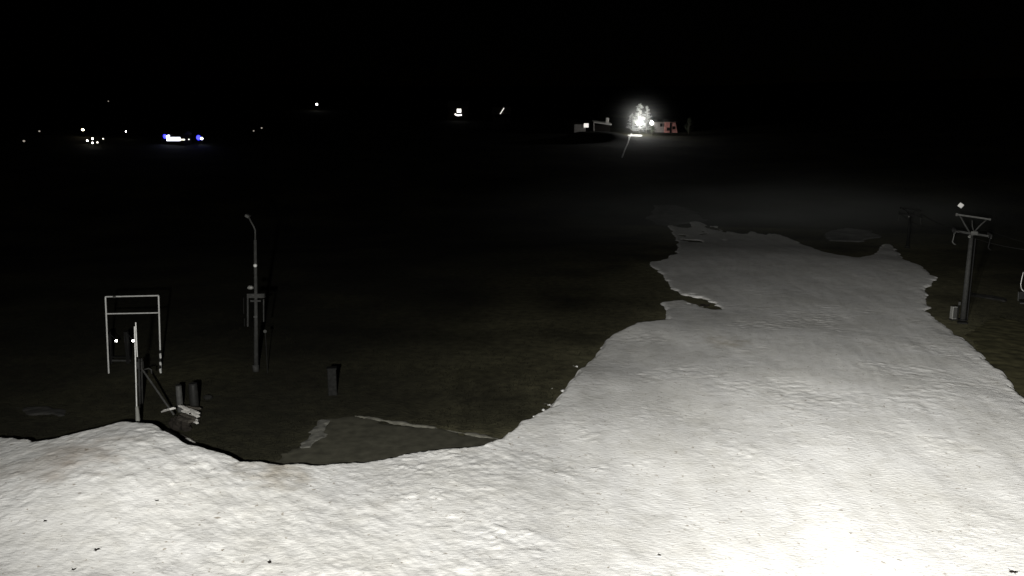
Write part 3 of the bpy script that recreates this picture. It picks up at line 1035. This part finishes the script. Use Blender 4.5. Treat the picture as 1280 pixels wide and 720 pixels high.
# white eaves house behind the knoll
b = on(752, 2.0)
o = empty("low_cottage", b, "low cottage left of the floodlight with a snowy roof edge and a chimney", "house", "buildings of the lit farm")
hh_ = (fx(752, 156.5, 2.0) - b).z
MB().box((0, 2, hh_ / 2 - 0.5), (21 * fm, 4, hh_ + 1)).build("wall", M["dark_wall"], o)
rr_ = MB()
za, zb = (fx(742, 153.0, 2.0) - b), (fx(764.5, 156.0, 2.0) - b)
rr_.add([(za.x, -0.5, za.z - .15), (zb.x, -0.5, zb.z - .15), (zb.x, -0.5, zb.z + .25), (za.x, -0.5, za.z + .25), (za.x, 4, za.z + .5), (zb.x, 4, zb.z + .5), (zb.x, 4, zb.z + .9), (za.x, 4, za.z + .9)],
        [(0, 1, 2, 3), (1, 5, 6, 2), (5, 4, 7, 6), (4, 0, 3, 7), (3, 2, 6, 7), (4, 5, 1, 0)])
rf = rr_.build("roof", M["snowy"], o)
cz = fx(759.3, 150.5, 3.0) - b
MB().box((cz.x, 1.2, cz.z - .2), (0.9, 0.8, 1.9), bev=0.04).build("chimney", M["white_wall"], rf)
MB().tube([(za.x + .3, -0.3, -1), (za.x, -0.3, za.z - .1)], 0.12, 8).build("corner_post", M["white_wall"], o)
b = on(725, 1.0)
o = empty("white_shed", b, "white shed lit on its right end, leftmost of the floodlit farm", "shed", "buildings of the lit farm")
hh_ = (fx(726, 155.5, 1.0) - b).z
yard_box(o, (14 * fm, 3.5), hh_, 0.6, "white_wall", "roof", 0.1)
b = fx(733.5, 156.6, -1.0) - on(725, 1.0)
MB().box((b.x, -0.12, b.z), (1.4, 0.06, 1.2)).build("wall_glow", M["strip_soft"], o)  # glowing panel added for the floodlight falling on the shed's right end


def tree(name, base, h, spread, mat, label, cat, group, n=900, spiky=True, seed=1):
    rnd = random.Random(seed)
    o = empty(name, base, label, cat, group)
    MB().tube([(0, 0, -0.4), (0.05, 0, h * 0.5), (0, 0, h * 0.97)], [0.20, 0.12, 0.02], 8).build("trunk", M["bark"], o, True)
    c = MB()
    nb_ = 46
    for i in range(nb_):
        t = 0.10 + 0.88 * i / nb_
        L = spread * (1 - t) ** 0.75 * rnd.uniform(0.55, 1.15) + 0.12
        an = rnd.uniform(0, 6.283)
        d = Vector((math.cos(an), math.sin(an), rnd.uniform(-0.15, 0.35) if spiky else rnd.uniform(0.4, 1.2)))
        p0 = Vector((0, 0, h * t))
        p1 = p0 + d * L
        c.tube([p0, p1], [0.035, 0.008], 5)
        for k in range(n // nb_):
            s = rnd.uniform(0.15, 1.05)
            q = p0.lerp(p1, s) + Vector((rnd.gauss(0, .10), rnd.gauss(0, .10), rnd.gauss(-0.05, .10)))
            e = Vector((rnd.gauss(0, 1), rnd.gauss(0, 1), rnd.gauss(0.3 if spiky else 1.2, 0.7))).normalized() * rnd.uniform(0.15, 0.38)
            f = e.orthogonal().normalized() * rnd.uniform(0.03, 0.09)
            c.add([q - f, q + f, q + e], [(0, 1, 2)])
    c.build("crown", M[mat], o)
    return o


tb_ = on(799, 3.0)
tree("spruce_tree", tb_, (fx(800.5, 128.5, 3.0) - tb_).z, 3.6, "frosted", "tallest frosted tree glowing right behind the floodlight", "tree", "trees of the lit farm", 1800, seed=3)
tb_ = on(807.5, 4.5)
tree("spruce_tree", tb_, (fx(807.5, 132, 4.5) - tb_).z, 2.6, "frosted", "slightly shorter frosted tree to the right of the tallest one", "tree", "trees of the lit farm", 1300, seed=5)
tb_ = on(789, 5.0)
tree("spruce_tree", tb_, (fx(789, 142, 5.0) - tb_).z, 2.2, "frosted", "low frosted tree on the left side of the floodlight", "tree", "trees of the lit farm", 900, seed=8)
tb_ = on(861, -3.0)
tree("bare_tree", tb_, (fx(864, 147, -3) - tb_).z, 1.7, "needles", "faint pale bush right of the reddish barn", "bush", "trees of the lit farm", 700, False, seed=11)
tb_ = on(816, -2.2)
tree("bare_tree", tb_, 2.4, 1.6, "needles", "dark bush under the bright porch lamp", "bush", "trees of the lit farm", 700, False, seed=14)

# bright snow patch under the lamp, path running down the hill
q = on(793, -3.0)
patch("yard_snow", None, 0.06, M["snowy"], "small snow patch lit under the floodlight", 0.2, 0.15, 0.05,
      to=[(q.x - 2.2, q.y - 1.5), (q.x + 2.0, q.y - 1.8), (q.x + 2.4, q.y + 1.6), (q.x - 1.6, q.y + 1.8)])
a, b = hit(789.5, 167), hit(777.5, 197)
dv = (b - a)
dv.z = 0
sd_ = Vector((-dv.y, dv.x, 0)).normalized() * 0.14
patch("snowy_path", None, 0.05, M["snowy"], "narrow snowy path running down the hill from the floodlight", 0.1, 0.2, 0.04,
      to=[tuple((a + sd_).xy), tuple((b + sd_ * 0.7).xy), tuple((b - sd_ * .7).xy), tuple((a - sd_).xy)])

# mist glowing round the floodlight
mm_, nt, bs = new_mat("mist_volume")
nt.nodes.remove(bs)
pv = nt.nodes.new("ShaderNodeVolumePrincipled")
pv.inputs["Color"].default_value = (0.9, 0.92, 0.9, 1)
pv.inputs["Density"].default_value = 0.0
tc = nt.nodes.new("ShaderNodeTexCoord")
gr = nt.nodes.new("ShaderNodeTexGradient")
gr.gradient_type = "QUADRATIC_SPHERE"
nt.links.new(tc.outputs["Object"], gr.inputs[0])
ml = nt.nodes.new("ShaderNodeMath")
ml.operation = "MULTIPLY"
ml.inputs[1].default_value = 0.03
sq = nt.nodes.new("ShaderNodeMath")
sq.operation = "POWER"
sq.inputs[1].default_value = 3.0
nt.links.new(gr.outputs["Fac"], sq.inputs[0])
nt.links.new(sq.outputs[0], ml.inputs[0])
nt.links.new(ml.outputs[0], pv.inputs["Density"])
nt.links.new(pv.outputs[0], nt.nodes["Material Output"].inputs["Volume"])
mist = MB().ball((0, 0, 0), 1.0, 24, 16).build("mist", mm_)
mist.location = FLOOD_POS
mist.scale = (19, 19, 15)
tag(mist, "thin mist glowing around the floodlight", "mist", kind="stuff")

# low mist bank drifting over the far end of the run
bm, nt, bs = new_mat("mist_bank_volume")
nt.nodes.remove(bs)
pv = nt.nodes.new("ShaderNodeVolumePrincipled")
pv.inputs["Color"].default_value = (0.88, 0.92, 0.90, 1)
tc = nt.nodes.new("ShaderNodeTexCoord")
gr = nt.nodes.new("ShaderNodeTexGradient")
gr.gradient_type = "QUADRATIC_SPHERE"
nt.links.new(tc.outputs["Object"], gr.inputs[0])
nz = nt.nodes.new("ShaderNodeTexNoise")
nz.inputs["Scale"].default_value = 2.6
nz.inputs["Detail"].default_value = 3
nt.links.new(tc.outputs["Object"], nz.inputs["Vector"])
nm = nt.nodes.new("ShaderNodeMapRange")
nm.inputs["From Min"].default_value = 0.35
nm.inputs["From Max"].default_value = 0.65
nm.inputs["To Min"].default_value = 0.35
nm.inputs["To Max"].default_value = 1.2
nt.links.new(nz.outputs["Fac"], nm.inputs["Value"])
ml = nt.nodes.new("ShaderNodeMath")
ml.operation = "MULTIPLY"
nt.links.new(gr.outputs["Fac"], ml.inputs[0])
nt.links.new(nm.outputs[0], ml.inputs[1])
m3 = nt.nodes.new("ShaderNodeMath")
m3.operation = "MULTIPLY"
m3.inputs[1].default_value = 0.014
nt.links.new(ml.outputs[0], m3.inputs[0])
nt.links.new(m3.outputs[0], pv.inputs["Density"])
nt.links.new(pv.outputs[0], nt.nodes["Material Output"].inputs["Volume"])
bank = MB().ball((0, 0, 0), 1.0, 32, 20).build("mist", bm)
bank.location = (33, 116, 2.5)
bank.scale = (50, 42, 7.5)
tag(bank, "low mist bank over the far end of the snow run", "mist", kind="stuff")

# ------------------------------------------------------------------ lights
def lamp(name, typ, loc, power, color, **kw):
    l = bpy.data.lights.new(name, typ)
    l.energy = power
    l.color = color
    for k_, v_ in kw.items():
        setattr(l, k_, v_)
    o = bpy.data.objects.new(name, l)
    o.location = loc
    col.objects.link(o)
    return o


KL = 55.0
for loc, tgt, half, sx, lp in (((-2.428, -3.84, 12.0), (29, 27.0, 0), 0.472, 1.6, 7.66),
                               ((-2.0, 0.6, 10.9), (0, 50.5, 0), 0.472, 2.9, 7.07)):
    o = lamp("slope_floodlight", "SPOT", loc, KL * math.exp(lp), (1.0, 0.985, 0.93), spot_size=2 * half, spot_blend=1.0, shadow_soft_size=0.2)
    o.rotation_euler = (Vector(tgt) - Vector(loc)).to_track_quat("-Z", "Y").to_euler()
    o.scale = (sx, 1, 1)
lamp("farm_floodlight", "POINT", FLOOD_POS, 3800, (1.0, 0.99, 0.95), shadow_soft_size=0.3)
tf = lamp("tree_floodlight", "SPOT", FLOOD_POS + Vector((0, 0.1, 0)), 15000, (1.0, 0.99, 0.95), spot_size=R(170), spot_blend=0.8, shadow_soft_size=0.3)
tf.rotation_euler = Vector((0.0, 0.55, 1.0)).to_track_quat("-Z", "Y").to_euler()
moon = lamp("moon", "SUN", (0, 0, 50), 0.0006, (1.0, 0.95, 0.88), angle=R(0.5))
moon.rotation_euler = (R(50), 0, R(-40))

world = bpy.data.worlds.new("World")
scene.world = world
world.use_nodes = True
wn = world.node_tree
sky = wn.nodes.new("ShaderNodeTexSky")
sky.sky_type = "NISHITA"
sky.sun_disc = False
sky.sun_elevation = R(-4)
sky.sun_rotation = R(40)
bg = wn.nodes["Background"]
bg.inputs["Strength"].default_value = 0.0012
wn.links.new(sky.outputs[0], bg.inputs["Color"])

vs = scene.view_settings
scene.display_settings.display_device = "sRGB"
vs.view_transform = "Standard"
vs.look = "None"
vs.exposure = 0.0
vs.gamma = 1.0
vs.use_curve_mapping = False
scene.render.engine = "CYCLES"
scene.cycles.use_denoising = True
scene.cycles.volume_step_rate = 1.0
scene.cycles.max_bounces = 6
